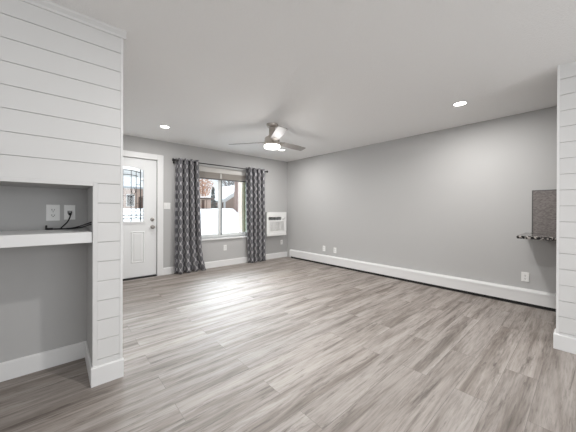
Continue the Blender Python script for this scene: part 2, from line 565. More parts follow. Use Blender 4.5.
# ------------------------------------------------------------------ front door (structure)
door = bpy.data.objects.new('door_1', None)
C.objects.link(door); door.location = (0.894, YB, 0); door['kind'] = 'structure'
YD = YB + 0.022            # door face, set a little back in the jamb
LX0, LX1, LZ0, LZ1 = 0.648, 1.142, 0.985, 1.875
arch = lambda x: LZ1 + 0.045 * (1 - ((x - 0.895) / 0.247) ** 2)
# slab with an opening for the glass
bm = bmesh.new()
wall_xz(bm, DX0, DX1, 0.028, DZ, [(LX0, LX1, LZ0, 1.93)], YD, YD + 0.044)
N_A = 14
top = [(LX0 + (LX1 - LX0) * i / N_A) for i in range(N_A + 1)]
prism(bm, [(LX0, 1.932), (LX1, 1.932)] + [(x, arch(x)) for x in reversed(top)], YD, YD + 0.044, 'Y')
obj('door_slab', bm, M['door'], door)
# moulding around the glass
bm = bmesh.new()
def frame_path(off):
    a = [(LX0 - off, LZ0 - off), (LX1 + off, LZ0 - off)]
    return a + [(x + off * (x - 0.895) / 0.247, arch(x) + off) for x in reversed(top)]
po, pi_ = frame_path(0.030), frame_path(-0.004)
n_ = len(po)
for y0, y1, oo, ii in ((YD - 0.016, YD, po, pi_),):
    v = [[bm.verts.new((x, y, z)) for x, z in p_] for p_ in (oo, ii) for y in (y0, y1)]
    for i in range(n_):
        j = (i + 1) % n_
        bm.faces.new([v[0][i], v[0][j], v[2][j], v[2][i]])
        bm.faces.new([v[1][i], v[1][j], v[0][j], v[0][i]])
        bm.faces.new([v[2][i], v[2][j], v[3][j], v[3][i]])
obj('glass_moulding', bm, M['door'], door)
bm = bmesh.new()
prism(bm, frame_path(0.0), YD + 0.018, YD + 0.024, 'Y')
pane = obj('door_glass', bm, M['door_glass'], door)
# leaded cames
bm = bmesh.new()
yc = YD + 0.013
def came(x0, z0, x1, z1, w_=0.012):
    w_ *= 1.35
    tube(bm, [(x0, yc, z0), (x1, yc, z1)], w_ / 2, 6)
bx0, bx1, bz0 = LX0 + 0.045, LX1 - 0.045, LZ0 + 0.06
pts = [(bx0 + (bx1 - bx0) * i / 10, yc, arch(bx0 + (bx1 - bx0) * i / 10) - 0.06) for i in range(11)]
tube(bm, pts, 0.007, 6)
pts2 = [(x, y, z - 0.075) for x, y, z in pts]
tube(bm, pts2[1:-1], 0.006, 6)
came(bx0, LZ0, bx0, arch(bx0)); came(bx1, LZ0, bx1, arch(bx1))
came(LX0, bz0, LX1, bz0); came(LX0, bz0 + 0.05, LX1, bz0 + 0.05)
for x in (0.76, 0.835, 0.955, 1.03):
    came(x, bz0, x, arch(x) - 0.06, 0.007)
came(0.835, LZ0, 0.835, bz0); came(0.955, LZ0, 0.955, bz0)
for z in (1.16, 1.42, 1.70):
    came(LX0, z, bx0, z, 0.007); came(bx1, z, LX1, z, 0.007)
for z in (1.30, 1.62):
    came(bx0, z, 0.76, z, 0.006); came(1.03, z, bx1, z, 0.006)
came(0.835, 1.42, 0.955, 1.42, 0.007)
came(0.76, 1.16, 0.835, 1.16, 0.006); came(0.955, 1.16, 1.03, 1.16, 0.006)
for cxm in (0.7975, 0.9925):
    tube(bm, [(cxm, yc, 1.42), (cxm + 0.03, yc, 1.50), (cxm, yc, 1.58), (cxm - 0.03, yc, 1.50), (cxm, yc, 1.42)], 0.005, 6)
obj('leaded_pattern', bm, M['lead'], pane)
# raised lower panels
def door_panel(x0, x1, z0, z1):
    b_ = bmesh.new()
    for (o1, o2, y_a, y_b) in ((0.0, 0.014, YD, YD - 0.009), (0.014, 0.026, YD - 0.009, YD - 0.001), (0.026, 0.055, YD - 0.001, YD - 0.007)):
        a = [(x0 + o1, z0 + o1), (x1 - o1, z0 + o1), (x1 - o1, z1 - o1), (x0 + o1, z1 - o1)]
        c = [(x0 + o2, z0 + o2), (x1 - o2, z0 + o2), (x1 - o2, z1 - o2), (x0 + o2, z1 - o2)]
        va = [b_.verts.new((x, y_a, z)) for x, z in a]; vc = [b_.verts.new((x, y_b, z)) for x, z in c]
        for i in range(4): b_.faces.new([va[i], va[(i + 1) % 4], vc[(i + 1) % 4], vc[i]])
    b_.faces.new(vc)
    obj('door_panel', b_, M['door'], door)
door_panel(0.628, 0.842, 0.27, 0.815); door_panel(0.948, 1.162, 0.27, 0.815)
# frame: jamb, casing, sill
bm = bmesh.new()
box(bm, DX1 + 0.004, DX1 + 0.02, YB, YB + T, 0, DZ + 0.02)
box(bm, DX0 - 0.02, DX0 - 0.004, YB, YB + T, 0, DZ + 0.02)
box(bm, DX0 - 0.02, DX1 + 0.02, YB, YB + T, DZ + 0.005, DZ + 0.021)
obj('door_jamb', bm, M['trim'], door)
bm = bmesh.new()
box(bm, 1.358, 1.458, YB - 0.018, YB, 0, 2.176, bev=0.003)
box(bm, 0.354, 0.43, YB - 0.018, YB, 0, 2.176, bev=0.003)
box(bm, 0.43, 1.358, YB - 0.018, YB, 2.078, 2.176, bev=0.003)
obj('door_casing', bm, M['trim'], door)
obj('door_threshold', B(DX0, DX1, YB - 0.012, YB + T, 0, 0.026, bev=0.004), M['rubber'], door)
bm = bmesh.new()
box(bm, DX1 - 0.001, DX1 + 0.005, YD - 0.002, YD + 0.03, 0.028, DZ)
box(bm, DX0 - 0.005, DX0 + 0.001, YD - 0.002, YD + 0.03, 0.028, DZ)
box(bm, DX0, DX1, YD - 0.002, YD + 0.03, DZ - 0.001, DZ + 0.006)
obj('weather_strip', bm, M['shade_rail'], door)
kn = obj('door_knob', lathe(bmesh.new(), 1.283, 0.882, [(0, 0), (0.033, 0), (0.033, -0.008), (0.013, -0.012), (0.013, -0.036), (0.026, -0.044), (0.031, -0.058), (0.026, -0.070), (0, -0.074)], 24, 'Y', YD), M['dark_nickel'], door, smooth=35)
db = obj('deadbolt', lathe(bmesh.new(), 1.283, 1.015, [(0, 0), (0.033, 0), (0.031, -0.012), (0.022, -0.015), (0, -0.016)], 24, 'Y', YD), M['dark_nickel'], door, smooth=35)
obj('thumb_turn', B(1.277, 1.289, YD - 0.034, YD - 0.015, 0.996, 1.034, bev=0.003), M['dark_nickel'], db)

# ------------------------------------------------------------------ window (structure)
win = bpy.data.objects.new('window_1', None)
C.objects.link(win); win.location = ((WX0 + WX1) / 2, YB, WZ0); win['kind'] = 'structure'
YF = YB + 0.075
FW = 0.045
bm = bmesh.new()
box(bm, WX0, WX0 + FW, YF, YF + 0.075, WZ0, WZ1, bev=0.003)
box(bm, WX1 - FW, WX1, YF, YF + 0.075, WZ0, WZ1, bev=0.003)
box(bm, WX0 + FW, WX1 - FW, YF, YF + 0.075, WZ0, WZ0 + FW, bev=0.003)
box(bm, WX0 + FW, WX1 - FW, YF, YF + 0.075, WZ1 - FW, WZ1, bev=0.003)
obj('window_frame', bm, M['vinyl'], win)
XM = 2.635
def sash(x0, x1, y, wl, wr):
    b_ = bmesh.new()
    sw = 0.035
    z0, z1 = WZ0 + FW, WZ1 - FW
    box(b_, x0, x0 + wl, y, y + 0.028, z0, z1, bev=0.002)
    box(b_, x1 - wr, x1, y, y + 0.028, z0, z1, bev=0.002)
    box(b_, x0 + wl, x1 - wr, y, y + 0.028, z0, z0 + sw, bev=0.002)
    box(b_, x0 + wl, x1 - wr, y, y + 0.028, z1 - sw, z1, bev=0.002)
    s_ = obj('window_sash', b_, M['vinyl'], win)
    obj('window_glass', B(x0 + wl, x1 - wr, y + 0.011, y + 0.017, z0 + sw, z1 - sw), M['glass'], s_)
    return s_
sl = sash(WX0 + FW, XM + 0.006, YF + 0.004, 0.035, 0.056)
sr = sash(XM - 0.018, WX1 - FW, YF + 0.040, 0.07, 0.035)
obj('sash_seal', B(XM + 0.007, XM + 0.040, YF + 0.006, YF + 0.038, WZ0 + FW, WZ1 - FW, bev=0.001), M['vinyl_shade'], sl)
obj('sash_latch', B(XM - 0.016, XM + 0.002, YF - 0.012, YF + 0.004, 0.70, 0.76, bev=0.003), M['vinyl'], sl)
obj('window_sill', B(WX0 - 0.03, WX1 + 0.03, YB - 0.032, YF + 0.002, WZ0 - 0.034, WZ0, bev=0.004), M['trim'], win)

# ================================================================== outdoors
bm = bmesh.new()
NXs, NYs = 60, 60
def snow_z(x, y):
    t = min(max((y - 9.0) / 12.5, 0), 1)
    z = -0.25 + 1.56 * (t * t * (3 - 2 * t))
    ratio = x / max(y, 1)
    k_ = min(max((ratio - 0.575) / 0.02, 0), 1)
    z -= 0.62 * k_ * t
    z += 0.05 * math.sin(x * 1.1 + 0.6 * y) * t + 0.03 * math.sin(2.3 * x)
    return z
grid = [[bm.verts.new((-14 + 46 * i / NXs, 5.3 + 45 * (j / NYs) ** 1.5, 0)) for j in range(NYs + 1)] for i in range(NXs + 1)]
for col_ in grid:
    for v in col_: v.co.z = snow_z(v.co.x, v.co.y)
for i in range(NXs):
    for j in range(NYs):
        bm.faces.new([grid[i][j], grid[i + 1][j], grid[i + 1][j + 1], grid[i][j + 1]])
g = obj('ground', bm, M['snow'], smooth=60); g['kind'] = 'structure'

# wing of this house beside the window: green lap siding, corner board, and porch post
bm = bmesh.new()
zz = -0.3
box(bm, 3.53, 3.75, YB + T, 5.58, -0.3, 3.0)
while zz < 2.95:
    prism(bm, [(3.53, zz), (3.505, zz), (3.522, zz + 0.115), (3.53, zz + 0.115)], YB + T, 5.58, 'Y'); zz += 0.115
o = struct('wall_siding', bm, M['siding'])
struct('trim_5', B(3.468, 3.70, 5.58, 5.66, -0.3, 3.0), M['olive'])
bm = bmesh.new()
box(bm, 3.72, 3.80, 6.2, 6.28, -0.32, 2.9, bev=0.006)
post = thing('porch_post', 'cream square porch post outside the window beside the green siding', 'post', (3.76, 6.24, -0.32))
obj('shaft', bm, M['post'], post)
obj('post_cap', B(3.70, 3.82, 6.18, 6.30, 2.78, 2.9, bev=0.006), M['post'], post)

def house(name, label, cat, x0, x1, y0, y1, z0, ze, rise, wm, over=0.4, gable='X', trim=True):
    h_ = thing(name, label, cat, ((x0 + x1) / 2, (y0 + y1) / 2, z0))
    b_ = bmesh.new()
    if gable == 'front':      # gable end faces the window
        xm = (x0 + x1) / 2
        prism(b_, [(x0, z0), (x1, z0), (x1, ze), (xm, ze + rise), (x0, ze)], y0, y1, 'Y')
    else:
        ym = (y0 + y1) / 2
        prism(b_, [(y0, z0), (y1, z0), (y1, ze), (ym, ze + rise), (y0, ze)], x0, x1, 'X')
    obj('house_wall', b_, wm, h_)
    return h_

# left house: long low building with brown roof, pale pinkish wall, dark doorway
hl = house('neighbour_house', 'pinkish beige house with brown roof seen through the left window pane', 'house', 7.4, 11.5, 24.6, 29, 0.9, 2.3, 0.2, M['pinkwall'])
bm = bmesh.new()
prism(bm, [(24.3, 2.27), (26.8, 2.52), (29.3, 2.27), (29.3, 2.42), (26.8, 2.68), (24.3, 2.42)], 7.2, 11.7, 'X')
obj('roof', bm, M['roof'], hl)
obj('house_door', B(10.55, 10.82, 24.55, 24.62, 1.2, 2.2, bev=0.01), M['brickpost'], hl)
bm = bmesh.new()
box(bm, 11.02, 11.08, 24.55, 24.62, 1.2, 2.25)
obj('shutter', bm, M['brownwall'], hl)
# right house: gable end with white rakes
hr = thing('neighbour_house', 'brown gabled house with white trim seen through the right window pane', 'house', (16.6, 26, 0.6))
bm = bmesh.new()
prism(bm, [(13.4, 0.6), (19.0, 0.6), (19.0, 2.3), (16.2, 4.05), (13.4, 2.3)], 25.5, 31, 'Y')
obj('house_wall', bm, M['brownwall'], hr)
bm = bmesh.new()
for s_, xa in ((1, 13.0), (-1, 19.4)):
    x_ = lambda d: xa + s_ * d
    prism(bm, [(x_(0), 2.05), (x_(3.2), 4.05), (x_(3.2), 4.28), (x_(-0.1), 2.25)], 25.1, 31.2, 'Y')
obj('roof', bm, M['snow'], hr)['label'] = 'snow-covered roof'
bm = bmesh.new()
for s_, xa in ((1, 13.0), (-1, 19.4)):
    x_ = lambda d: xa + s_ * d
    prism(bm, [(x_(-0.08), 2.0), (x_(3.2), 4.02), (x_(3.2), 4.24), (x_(-0.08), 2.2)], 25.02, 25.1, 'Y')
    prism(bm, [(x_(0.42), 2.02), (x_(3.2), 3.76), (x_(3.2), 3.9), (x_(0.42), 2.16)], 25.4, 25.5, 'Y')
box(bm, 13.35, 13.55, 25.42, 25.52, 0.6, 2.3)
obj('white_trim', bm, M['vinyl'], hr)['label'] = 'white rake and corner trim'

hd = thing('neighbour_house', 'tan house with snowy roof seen through the leaded glass of the front door', 'house', (4.6, 27, 0.9))
bm = bmesh.new()
prism(bm, [(25, 0.9), (30, 0.9), (30, 3.0), (25, 3.0)], 2.6, 6.2, 'X')
obj('house_wall', bm, M['pinkwall'], hd)
bm = bmesh.new()
prism(bm, [(24.6, 2.95), (27.5, 4.0), (30.4, 2.95), (30.4, 3.12), (27.5, 4.2), (24.6, 3.12)], 2.3, 6.5, 'X')
obj('roof', bm, M['snow'], hd)
bm = bmesh.new()
wall_xz(bm, 4.3, 4.9, 1.5, 2.5, [(4.36, 4.84, 1.56, 2.44)], 24.95, 25.02)
wf_ = obj('house_window', bm, M['vinyl'], hd)
obj('window_pane', B(4.36, 4.84, 24.97, 25.0, 1.56, 2.44), M['slot'], wf_)
obj('house_door', B(5.2, 5.7, 24.95, 25.02, 0.95, 2.3, bev=0.01), M['brickpost'], hd)

def leaf_cloud(b_, c, r, n, size, flat=1.0):
    for _ in range(n):
        while True:
            p = Vector((random.uniform(-1, 1), random.uniform(-1, 1), random.uniform(-1, 1)))
            if 0.15 < p.length < 1: break
        p = Vector((p.x * r[0], p.y * r[1], p.z * r[2])) + Vector(c)
        a = Vector((random.gauss(0, 1), random.gauss(0, 1), random.gauss(0, 1))).normalized()
        q = a.orthogonal().normalized(); w2 = a.cross(q)
        s_ = size * random.uniform(0.5, 1.3)
        vs_ = [b_.verts.new(p + q * s_ * i + w2 * s_ * 0.6 * j) for i, j in ((-1, 0), (0, -1), (1, 0), (0, 1))]
        b_.faces.new(vs_)

def branchy(b_, base, h_, r, n=9, spread=1.2):
    base = Vector(base)
    tube(b_, [base, base + Vector((0.03, 0, h_ * 0.5)), base + Vector((-0.02, 0, h_))], [r, r * 0.75, r * 0.3], 8)
    for i in range(n):
        z = h_ * random.uniform(0.35, 0.95)
        a = random.uniform(0, 2 * PI); l_ = spread * random.uniform(0.5, 1.0)
        s_ = base + Vector((0, 0, z))
        m_ = s_ + Vector((math.cos(a) * l_ * 0.5, math.sin(a) * l_ * 0.5, l_ * 0.45))
        e_ = s_ + Vector((math.cos(a) * l_, math.sin(a) * l_, l_ * 0.9))
        tube(b_, [s_, m_, e_], [r * 0.4, r * 0.25, r * 0.08], 5)
        for _ in range(3):
            d_ = Vector((random.uniform(-1, 1), random.uniform(-1, 1), random.uniform(0.1, 1))) * l_ * 0.5
            tube(b_, [m_, m_ + d_], [r * 0.15, r * 0.05], 4)

t = thing('tree', 'orange-leaved tree rising behind the pinkish beige house', 'tree', (14.9, 34.5, 1.0))
bm = bmesh.new(); branchy(bm, (14.9, 34.5, 1.0), 4.5, 0.16, 12, 1.6); obj('trunk', bm, M['bark'], t)
bm = bmesh.new(); leaf_cloud(bm, (14.9, 34.5, 4.2), (1.7, 1.3, 1.8), 1300, 0.10); obj('foliage', bm, M['leaf_orange'], t)
t = thing('conifer', 'dark narrow evergreen tree between the two houses', 'tree', (12.4, 26.0, 1.1))
bm = bmesh.new(); tube(bm, [(12.4, 26.0, 1.1), (12.4, 26.0, 3.6)], [0.08, 0.02], 6); obj('trunk', bm, M['bark'], t)
bm = bmesh.new()
for i in range(14):
    z = 1.3 + i * 0.17; r_ = 0.62 * (1 - i / 15) + 0.05
    leaf_cloud(bm, (12.4, 26.0, z), (r_ * 0.8, r_ * 0.8, 0.16), 40, 0.10)
obj('foliage', bm, M['needle'], t)
t = thing('tree', 'large bare tree trunk standing in front of the brown gabled house', 'tree', (13.92, 23.6, 0.4))
bm = bmesh.new()
tube(bm, smooth_path([(13.92, 23.6, 0.3), (13.9, 23.6, 1.0), (13.88, 23.6, 2.5), (13.9, 23.6, 5), (14.0, 23.6, 8)], 4), [0.42 - 0.012 * i for i in range(17)], 14)
obj('trunk', bm, M['bark'], t, smooth=60)
bm = bmesh.new()
for i in range(8):
    a = i * 2.4; z = 4.2 + 0.45 * i
    tube(bm, [(13.9, 23.6, z), (13.9 + math.cos(a) * 1.1, 23.6 + math.sin(a) * 1.1, z + 0.8), (13.9 + math.cos(a) * 2, 23.6 + math.sin(a) * 2, z + 1.9)], [0.14, 0.08, 0.03], 6)
obj('branch', bm, M['bark'], t)
t = thing('tree', 'bare grey twiggy tree behind the brown gabled house', 'tree', (18.6, 34.0, 1.0))
bm = bmesh.new(); branchy(bm, (18.6, 34, 1.0), 6.0, 0.16, 26, 2.6); obj('trunk', bm, M['twig'], t)

# ================================================================== things on and by the far wall
# curtain rod
YRD, ZRD = 4.982, 2.106
rod = thing('curtain_rod', 'thin black curtain rod across the top of the window', 'curtain rod', (2.66, YRD, ZRD))
obj('rod', tube(bmesh.new(), [(1.625, YRD, ZRD), (3.71, YRD, ZRD)], 0.0095, 12), M['black'], rod, smooth=40)
for x, s_ in ((1.625, -1), (3.71, 1)):
    obj('finial', lathe(bmesh.new(), YRD, ZRD, [(0, 0), (0.013, 0), (0.013, s_ * 0.008), (0.024, s_ * 0.016), (0.028, s_ * 0.03), (0.022, s_ * 0.045), (0, s_ * 0.05)], 16, 'X', x), M['black'], rod, smooth=40)
for x in (1.64, 3.70):
    bm = bmesh.new()
    box(bm, x - 0.008, x + 0.008, YRD, YB - 0.004, ZRD - 0.018, ZRD - 0.008)
    box(bm, x - 0.014, x + 0.014, YB - 0.006, YB, ZRD - 0.05, ZRD + 0.03)
    box(bm, x - 0.008, x + 0.008, YRD - 0.012, YRD + 0.012, ZRD - 0.018, ZRD - 0.0095)
    obj('bracket', bm, M['black'], rod)

def curtain(label, xa, xb, xa2, xb2, folds, flare, seed):
    rnd = random.Random(seed)
    t_ = thing('curtain', label, 'curtain', ((xa + xb) / 2, YRD, 0), 'grommet curtains at the window')
    nu, nv = folds * 16, 44
    ztop, zbot = 2.148, 0.008
    b_ = bmesh.new()
    uvl = b_.loops.layers.uv.new('UVMap')
    ph = [rnd.uniform(-0.35, 0.35) for _ in range(folds + 2)]
    am = [rnd.uniform(0.8, 1.15) for _ in range(folds + 2)]
    rows = []
    for j in range(nv + 1):
        tz = j / nv
        z = ztop + (zbot - ztop) * tz
        e = tz ** 1.3
        row = []
        for i in range(nu + 1):
            s_ = i / nu
            k_ = min(int(s_ * folds), folds - 1)
            fk = s_ * folds - k_
            amp = am[k_] * (1 - fk) + am[k_ + 1] * fk
            dph = (ph[k_] * (1 - fk) + ph[k_ + 1] * fk) * min(tz * 2.2, 1.0)
            phi = 2 * PI * s_ * folds + dph
            A = (0.064 + 0.012 * math.sin(PI * min(tz * 1.3, 1))) * (0.9 + 0.2 * (amp - 1) * 4 * tz)
            x = (xa + (xb - xa) * s_) * (1 - e) + (xa2 + (xb2 - xa2) * s_) * e
            x -= 0.0125 * math.sin(2 * phi) * (0.8 + 0.2 * tz)
            x += flare * max(0, tz - 0.72) ** 2 * 2.0 * s_ * s_
            y = YRD + A * math.sin(phi) + 0.012 * math.sin(3.1 * z + 5 * s_ + seed) * tz
            if flare > 0:
                y -= 0.05 * max(0, tz - 0.8) * s_ * 2
                y += 0.012 * math.sin(40 * (z + 0.5 * s_)) * max(0, tz - 0.82) * 5 * s_
            row.append((b_.verts.new((x, min(y, YB - 0.03), z)), s_, z))
        rows.append(row)
    wid = folds * 0.30
    for j in range(nv):
        for i in range(nu):
            q = [rows[j][i], rows[j][i + 1], rows[j + 1][i + 1], rows[j + 1][i]]
            f = b_.faces.new([v[0] for v in q])
            for l_, v in zip(f.loops, q): l_[uvl].uv = (v[1] * wid, v[2])
    fab = obj('fabric', b_, M['curtain'], t_, smooth=80)
    so = fab.modifiers.new('thickness', 'SOLIDIFY'); so.thickness = 0.0025; so.offset = 0
    for i in range(folds * 2):
        s_ = i / (folds * 2)
        if i == 0: s_ = 0.004
        b_ = bmesh.new()
        x = xa + (xb - xa) * s_
        torus(b_, (x + 0.004, YRD, ZRD), 0.020, 0.0035, 'X', 18, 6)
        obj('grommet', b_, M['dark_nickel'], t_, smooth=60)
    return t_
curtain('grey trellis curtain panel left of the window, nearest the white door', 1.645, 2.065, 1.625, 2.15, 4, 0.45, 3)
curtain('grey trellis curtain panel right of the window, beside the air conditioner', 3.165, 3.645, 3.225, 3.675, 4, 0.0, 11)

# pleated shade pulled up
sh = thing('window_shade', 'off-white pleated shade drawn up at the top of the window', 'blind', ((WX0 + WX1) / 2, YB + 0.03, 1.83))
obj('headrail', B(WX0 + 0.005, WX1 - 0.005, YB + 0.008, YB + 0.06, 1.965, WZ1 - 0.002, bev=0.004), M['shade'], sh)
bm = bmesh.new()
prof = []
zz = 1.966
nf = 9
front = []
for i in range(nf * 2 + 1):
    front.append((YB + (0.016 if i % 2 else 0.024), 1.966 - (1.966 - 1.842) * i / (nf * 2)))
prism(bm, front + [(YB + 0.052, 1.842), (YB + 0.052, 1.966)], WX0 + 0.01, WX1 - 0.01, 'X')
obj('pleated_fabric', bm, M['shade_stack'], sh)
obj('bottom_rail', B(WX0 + 0.008, WX1 - 0.008, YB + 0.012, YB + 0.056, 1.822, 1.843, bev=0.003), M['shade_rail'], sh)
obj('cord_cleat', B(XM - 0.045, XM - 0.01, YB + 0.006, YB + 0.02, 1.85, 1.955, bev=0.003), M['shade'], sh)

# wall air conditioner
AY = 4.915
ac = thing('air_conditioner', 'white through-wall air conditioner under the far corner, beside the right curtain', 'air conditioner', (3.98, YB, 0.58))
AX0, AX1, AZ0, AZ1 = 3.69, 4.285, 0.578, 1.147
obj('housing', B(AX0 + 0.012, AX1 - 0.012, AY + 0.03, YB, AZ0 + 0.012, AZ1 - 0.012, bev=0.006), M['plastic_grey'], ac)
bm = bmesh.new()
GX0, GX1, GZ0, GZ1 = 3.77, 4.22, 0.69, 0.915
VX0, VX1, VZ0, VZ1 = 3.735, 4.125, 0.955, 1.028
wall_xz(bm, AX0, AX1, AZ0, AZ1, [(GX0, GX1, GZ0, GZ1), (VX0, VX1, VZ0, VZ1)], AY, AY + 0.045)
front_o = obj('front_panel', bm, M['plastic'], ac)
obj('vent_recess', B(VX0, VX1, AY + 0.03, AY + 0.046, VZ0, VZ1), M['slot'], ac)
bm = bmesh.new()
nb = 4
for i in range(1, nb):
    x = VX0 + (VX1 - VX0) * i / nb
    box(bm, x - 0.006, x + 0.006, AY + 0.002, AY + 0.035, VZ0, VZ1)
for i in range(3):
    z = VZ0 + (VZ1 - VZ0) * (i + 0.5) / 3
    prism(bm, [(AY + 0.010, z - 0.002), (AY + 0.03, z + 0.008), (AY + 0.03, z + 0.011), (AY + 0.010, z + 0.001)], VX0, VX1, 'X')
obj('louver', bm, M['vinyl_shade'], ac)
obj('grille_recess', B(GX0, GX1, AY + 0.03, AY + 0.046, GZ0, GZ1), M['plastic_grey'], ac)
bm = bmesh.new()
for i in range(13):
    z = GZ0 + (GZ1 - GZ0) * (i + 0.5) / 13
    box(bm, GX0, GX1, AY + 0.006, AY + 0.022, z - 0.0059, z + 0.0059)
for i in range(1, 4):
    x = GX0 + (GX1 - GX0) * i / 4
    box(bm, x - 0.004, x + 0.004, AY + 0.002, AY + 0.028, GZ0, GZ1)
obj('intake_grille', bm, M['plastic'], ac)
cp = obj('control_panel', B(4.15, 4.262, AY - 0.003, AY + 0.001, 0.95, 1.032, bev=0.001), M['plastic'], ac)
bm = bmesh.new()
lathe(bm, 4.222, 0.995, [(0, 0), (0.022, 0), (0.020, -0.012), (0, -0.012)], 20, 'Y', AY - 0.003)
obj('control_knob', bm, M['plastic_grey'], cp)
bm = bmesh.new()
tube(bm, [(4.222 + 0.024 * math.cos(a), AY - 0.004, 0.995 + 0.024 * math.sin(a)) for a in [(-1.3 + 0.26 * i) for i in range(10)]], 0.0035, 5)
obj('control_marking', bm, M['slot'], cp)
obj('control_button', B(4.165, 4.19, AY - 0.005, AY - 0.003, 0.965, 0.98), M['slot'], cp)
obj('bottom_flap', B(AX0 + 0.004, AX1 - 0.004, AY - 0.005, AY + 0.002, AZ0 + 0.004, AZ0 + 0.062, bev=0.002), M['plastic'], ac)

# ------------------------------------------------------------------ wall plates
def plate_frame(face, u0, z0, w_, h_):
    """returns a builder placing boxes on a wall: face 'Y' wall plane faces -Y, 'X' wall plane faces -X"""
    axis, val = face
    def bx(bm, a0, a1, z0_, z1_, d0, d1, bev=0.0):
        if axis == 'Y': return box(bm, a0, a1, val - d1, val - d0, z0_, z1_, bev)
        return box(bm, val - d1, val - d0, a0, a1, z0_, z1_, bev)
    return bx
def outlet(label, face, u, z, w_=0.075, h_=0.118, group=None):
    bx = plate_frame(face, 0, 0, 0, 0)
    loc = (u, face[1], z) if face[0] == 'Y' else (face[1], u, z)
    t_ = thing('wall_outlet', label, 'outlet', loc)
    obj('cover_plate', bx(bmesh.new(), u - w_ / 2, u + w_ / 2, z - h_ / 2, z + h_ / 2, 0, 0.006, 0.002), M['plastic'], t_)
    for s_ in (-1, 1):
        zc = z + s_ * 0.0205
        r_ = obj('receptacle', bx(bmesh.new(), u - 0.0165, u + 0.0165, zc - 0.0145, zc + 0.0145, 0.004, 0.0075, 0.003), M['plastic'], t_)
        b_ = bmesh.new()
        bx(b_, u - 0.0085, u - 0.0055, zc - 0.004, zc + 0.007, 0.007, 0.0078)
        bx(b_, u + 0.0055, u + 0.0085, zc - 0.003, zc + 0.006, 0.007, 0.0078)
        bx(b_, u - 0.0028, u + 0.0028, zc - 0.0115, zc - 0.0065, 0.007, 0.0078)
        obj('slot', b_, M['slot'], r_)
    obj('screw', bx(bmesh.new(), u - 0.003, u + 0.003, z - 0.003, z + 0.003, 0.005, 0.0072), M['plastic_grey'], t_)
    return t_
outlet('white duplex outlet on the far wall below the window', ('Y', YB), 2.703, 0.385)
outlet('white duplex outlet on the far wall under the air conditioner', ('Y', YB), 4.281, 0.385)
outlet('white outlet low on the right wall, nearer the far corner of the close pair', ('X', XR), 3.838, 0.345)
outlet('white outlet low on the right wall, further from the corner of the close pair', ('X', XR), 3.531, 0.338)
outlet('white duplex outlet on the right wall below the granite counter', ('X', XR), 0.497, 0.352)
outlet('white duplex outlet above the niche shelf, left of the cable plate', ('Y', YN), -0.019, 1.158, 0.078, 0.121)

sw = thing('light_switch', 'white double switch plate between the door casing and left curtain', 'light switch', (1.525, YB, 1.262))
obj('cover_plate', B(1.468, 1.582, YB - 0.006, YB, 1.203, 1.321, bev=0.002), M['plastic'], sw)
for x in (1.502, 1.548):
    obj('rocker', B(x - 0.0165, x + 0.0165, YB - 0.010, YB - 0.005, 1.229, 1.295, bev=0.002), M['plastic'], sw)

cpl = thing('cable_plate', 'white cable plate above the niche shelf with a black cord plugged in', 'wall plate', (0.078, YN, 1.16))
bm = bmesh.new()
wall_xz(bm, 0.044, 0.111, 1.104, 1.217, [(0.062, 0.094, 1.147, 1.175)], YN - 0.006, YN)
obj('cover_plate', bm, M['plastic'], cpl)
bm = bmesh.new()
box(bm, 0.062, 0.094, YN - 0.0035, YN, 1.147, 1.175)
obj('jack', bm, M['plastic_grey'], cpl)
bm = bmesh.new()
for x in (0.068, 0.0785, 0.088): box(bm, x - 0.003, x + 0.003, YN - 0.0042, YN - 0.003, 1.152, 1.170)
obj('contact', bm, M['slot'], cpl)

# niche shelf
ZS0, ZS1 = 0.960, 1.032
shf = tag(obj('wall_shelf', B(NX0 + 0.001, XN - 0.003, YC + 0.012, YN - 0.001, ZS0, ZS1, bev=0.003), M['trim'], loc=(-0.53, 2.41, ZS0)), 'thick white shelf spanning the niche in the shiplap wall', 'shelf')

# black cable
cab = thing('power_cable', 'black cord running from the cable plate along the niche shelf', 'cable', (0.04, 2.6, ZS1))
r_c = 0.0046
bm = bmesh.new()
tube(bm, smooth_path([(0.080, YN - 0.006, 1.140), (0.079, YN - 0.025, 1.128), (0.066, YN - 0.03, 1.092), (0.040, YN - 0.035, 1.058), (0.026, YN - 0.045, 1.040), (0.045, YN - 0.06, ZS1 + 0.005), (0.09, YN - 0.11, ZS1 + 0.012), (0.135, YN - 0.22, 1.064), (0.181, YN - 0.38, 1.094)], 8), r_c, 8)
obj('cord', bm, M['rubber'], cab, smooth=60)
bm = bmesh.new()
tube(bm, smooth_path([(-0.055, YN - 0.05, ZS1 + 0.005), (-0.01, YN - 0.045, ZS1 + 0.005), (0.03, YN - 0.055, ZS1 + 0.005), (0.085, YN - 0.09, ZS1 + 0.007), (0.135, YN - 0.20, 1.050), (0.181, YN - 0.37, 1.080)], 8), r_c, 8)
obj('cord', bm, M['rubber'], cab, smooth=60)
bm = bmesh.new()
box(bm, -0.058, -0.018, YN - 0.060, YN - 0.040, ZS1 + 0.0005, ZS1 + 0.014, bev=0.003)
box(bm, -0.062, -0.050, YN - 0.058, YN - 0.042, ZS1 + 0.001, ZS1 + 0.034, bev=0.003)
obj('plug', bm, M['rubber'], cab)
obj('connector', B(0.0685, 0.0885, YN - 0.022, YN - 0.004, 1.138, 1.156, bev=0.003), M['rubber'], cab)

